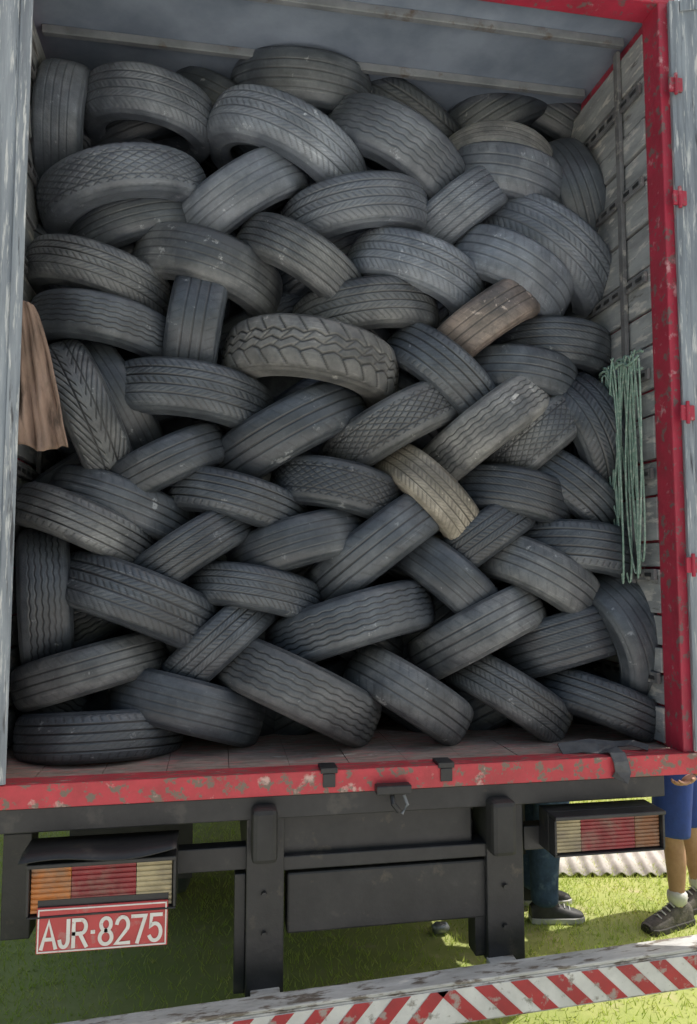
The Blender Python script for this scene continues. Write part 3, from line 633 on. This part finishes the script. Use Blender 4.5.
def person(label, feet, hips, face, lean, shirtm, legm, shoem, short, hands):
    face = Vector(face).normalized(); side = Vector((-face.y, face.x, 0)); up = Vector((0, 0, 1))
    base = (feet[0] + feet[1]) / 2; base.z = 0; e = empty('person', base, label, 'person')
    pel = (hips[0] + hips[1]) / 2; sp_ = (up + face * lean).normalized()
    waist = pel + sp_ * .14 + up * .02; chest = pel + sp_ * .34; neck0 = pel + sp_ * .50; neck = pel + sp_ * .57; headc = neck + up * .10 + face * .03; crown = headc + up * .08
    ch = [[(pel, .115), (waist, .11), (chest, (.135, .12)), (neck0, .075), (neck, .052), (headc - up * .03, .068), (headc + up * .03, .082), (crown, .06)]]
    legs = []
    for s in (0, 1):
        a = Vector((feet[s].x, feet[s].y, .09)); h = hips[s]; kn = (a + h) / 2 + face * .035; kn.z = .49
        if not short: kn = a * .8 + h * .2 + face * .02; kn.z = .49
        cf = kn * .62 + a * .38 - face * .02
        ch.append([(pel, .115), (h, .085), ((h + kn) / 2, .076), (kn, .056), (cf, .060), (a * .8 + cf * .2, .040), (a + up * .02, .036), (a - up * .03, .034), (a + face * .08 - up * .045, .028)]); legs.append((h, kn, cf, a))
    arms = []
    for s, sg in ((0, 1), (1, -1)):
        shd = neck0 + side * sg * .17 - sp_ * .03; el, wr, tip = hands[s]
        ch.append([(neck0, .075), (shd, .055), ((shd + el) / 2, .045), (el, .037), ((el + wr) / 2, .035), (wr, .024)]); arms.append((shd, el, wr, tip))
    skinned('body', ch, skin_m, e, 2)
    for s, (shd, el, wr, tip) in enumerate(arms):
        d = (tip - wr).normalized(); sd = d.cross(face).normalized(); nn = sd.cross(d); cs = []
        cs.append([(wr, .024), (wr + d * .045, (.036, .016)), (wr + d * .085, (.036, .014))])
        for k, (o_, l) in enumerate(((-.030, .075), (-.010, .085), (.010, .08), (.029, .06))):
            p0 = wr + d * .07 + sd * o_; p1 = p0 + d * l * .5 + nn * .004; p2 = p1 + d * l * .3 + nn * .016; p3 = p2 + d * l * .16 + nn * .02
            cs.append([(p0, .009), (p1, .0088), (p2, .008), (p3, .0065)])
        q = wr + d * .03 - sd * .024; cs.append([(q, .012), (q - sd * .028 + d * .026 + nn * .01, .011), (q - sd * .036 + d * .058 + nn * .018, .009)])
        skinned('hand', cs, skin_m, e, 1)
    tr = [[(waist, .122), (pel, .135)]]
    for h, kn, cf, a in legs:
        if short: tr.append([(pel, .135), (h, .115), ((h + kn) / 2, .112), (kn - (h - kn) * .05, .108), (kn - (h - kn) * .07, .108)])
        else: tr.append([(pel, .135), (h, .11), ((h + kn) / 2, .108), (kn, .092), (cf, .086), (a + up * .05, .078), (a - up * .015, .084)])
    skinned('shorts' if short else 'jeans', tr, legm, e, 2)
    sh_ = [[(pel + sp_ * .04, .138), (waist, .128), (chest, (.15, .135)), (neck0 - sp_ * .01, .09)]]
    for shd, el, wr, tip in arms: sh_.append([(neck0 - sp_ * .01, .09), (shd, .070), (shd * .4 + el * .6, .060)])
    skinned('shirt', sh_, shirtm, e, 2)
    for s in (0, 1):
        shoe(feet[s], face, shoem, e, sole_d if short else sole_m, 1.08 if short else 1.0)
        if short: skinned('sock', [[(legs[s][3] + up * .10 - face * .004, .056), (legs[s][3] + up * .06, .056), (legs[s][3] + up * .0, .05)]], sock_m, e, 1)
    vs = []; fs = []; n = 16
    for i in range(7):
        ph = R_(-10 + 100 * i / 6)
        for k in range(n):
            t = 2 * math.pi * k / n; v = face * math.cos(t) * math.cos(ph) * .098 + side * math.sin(t) * math.cos(ph) * .084 + up * math.sin(ph) * .10
            if math.cos(t) > .3 and ph < R_(45): v += up * .05 * (math.cos(t))
            vs.append(headc + up * .045 - face * .012 + v)
    for i in range(6):
        for k in range(n): k2 = (k + 1) % n; fs.append((i * n + k, i * n + k2, (i + 1) * n + k2, (i + 1) * n + k))
    part(MB().add(vs, fs), 'hair', hair_m, e, 0, True)
    f0 = headc + face * .076
    for sg in (1, -1):
        part(MB().tube([f0 + side * sg * .03 + up * .015 - face * .01, f0 + side * sg * .03 + up * .015 + face * .002], [.011, .007], 10), 'eye', eye_m, e, 0, True)
        part(MB().tube([headc + side * sg * .078 - up * .015, headc + side * sg * .092 + up * .0, headc + side * sg * .078 + up * .025], [.008, .013, .009], 8), 'ear', skin_m, e, 0, True)
    part(MB().tube([f0 + up * .015, f0 + face * .018 - up * .018, f0 - up * .028], [.006, .013, .006], 8), 'nose', skin_m, e, 0, True)
    part(MB().tube([f0 - side * .022 - up * .048 - face * .004, f0 - up * .05 + face * .004, f0 + side * .022 - up * .048 - face * .004], [.003, .006, .003], 8), 'mouth', surf('lips', (.3, .12, .1)), e, 0, True)
    return e
V = Vector
fa = G(545, 921); fb = G(534, 903)
hz = .86
person('person in blue jeans and black shoes standing beside the right side of the truck', (V((fb.x, fb.y, 0)), V((fa.x, fa.y, 0))), (V((fa.x + .10, fa.y + .24, hz)), V((fa.x + .10, fa.y + .05, hz))), (1, -.12, 0), .75, shirt_m, jean_m, shoe_m, False,
       [(V((fa.x + .50, fa.y + .42, 1.0)), V((fa.x + .62, fa.y + .32, .85)), V((fa.x + .68, fa.y + .30, .77))), (V((fa.x + .50, fa.y - .10, 1.0)), V((fa.x + .62, fa.y - .02, .85)), V((fa.x + .68, fa.y + .0, .77)))])
fc = G(678, 925)
r = ray(684, 784); tt = (fc.y - .18 - CAM.y) / r.y; hp = CAM + r * tt
person('person in blue shorts and hiking shoes, hand on hip, at the right edge', (V((fc.x, fc.y, 0)), V((fc.x + .24, fc.y + .16, 0))), (V((fc.x + .03, fc.y + .03, .9)), V((fc.x + .16, fc.y + .17, .9))), (-1, -.25, 0), .0, shirt_m, navy_m, hike_m, True,
       [(V((fc.x + .20, fc.y - .16, 1.12)), V((hp.x + .08, fc.y - .15, hp.z + .03)), V((hp.x - .04, fc.y - .19, hp.z - .01))), (V((fc.x + .16, fc.y + .50, 1.12)), V((fc.x - .02, fc.y + .42, .95)), V((fc.x - .1, fc.y + .36, .92)))])
# ---------------------------------------------------------------- light
w = bpy.data.worlds.new('World'); SC.world = w; w.use_nodes = True; nt = w.node_tree
sky = nt.nodes.new('ShaderNodeTexSky'); sky.sky_type = 'NISHITA'; sky.sun_disc = False; el, az = R_(58), R_(78)
sky.sun_elevation = el; sky.sun_rotation = az; sky.air_density = 1.8; sky.dust_density = 6
nt.links.new(sky.outputs[0], nt.nodes['Background'].inputs[0]); nt.nodes['Background'].inputs[1].default_value = .15
sd = Vector((math.sin(az) * math.cos(el), math.cos(az) * math.cos(el), math.sin(el)))
ld = bpy.data.lights.new('sun', 'SUN'); ld.energy = 5.0; ld.angle = R_(.5); ld.color = (1, .95, .88); lo = bpy.data.objects.new('sun', ld); COL.objects.link(lo)
lo.rotation_euler = sd.to_track_quat('Z', 'Y').to_euler()
SC.view_settings.view_transform = 'Standard'; SC.view_settings.look = 'None'; SC.view_settings.exposure = 0
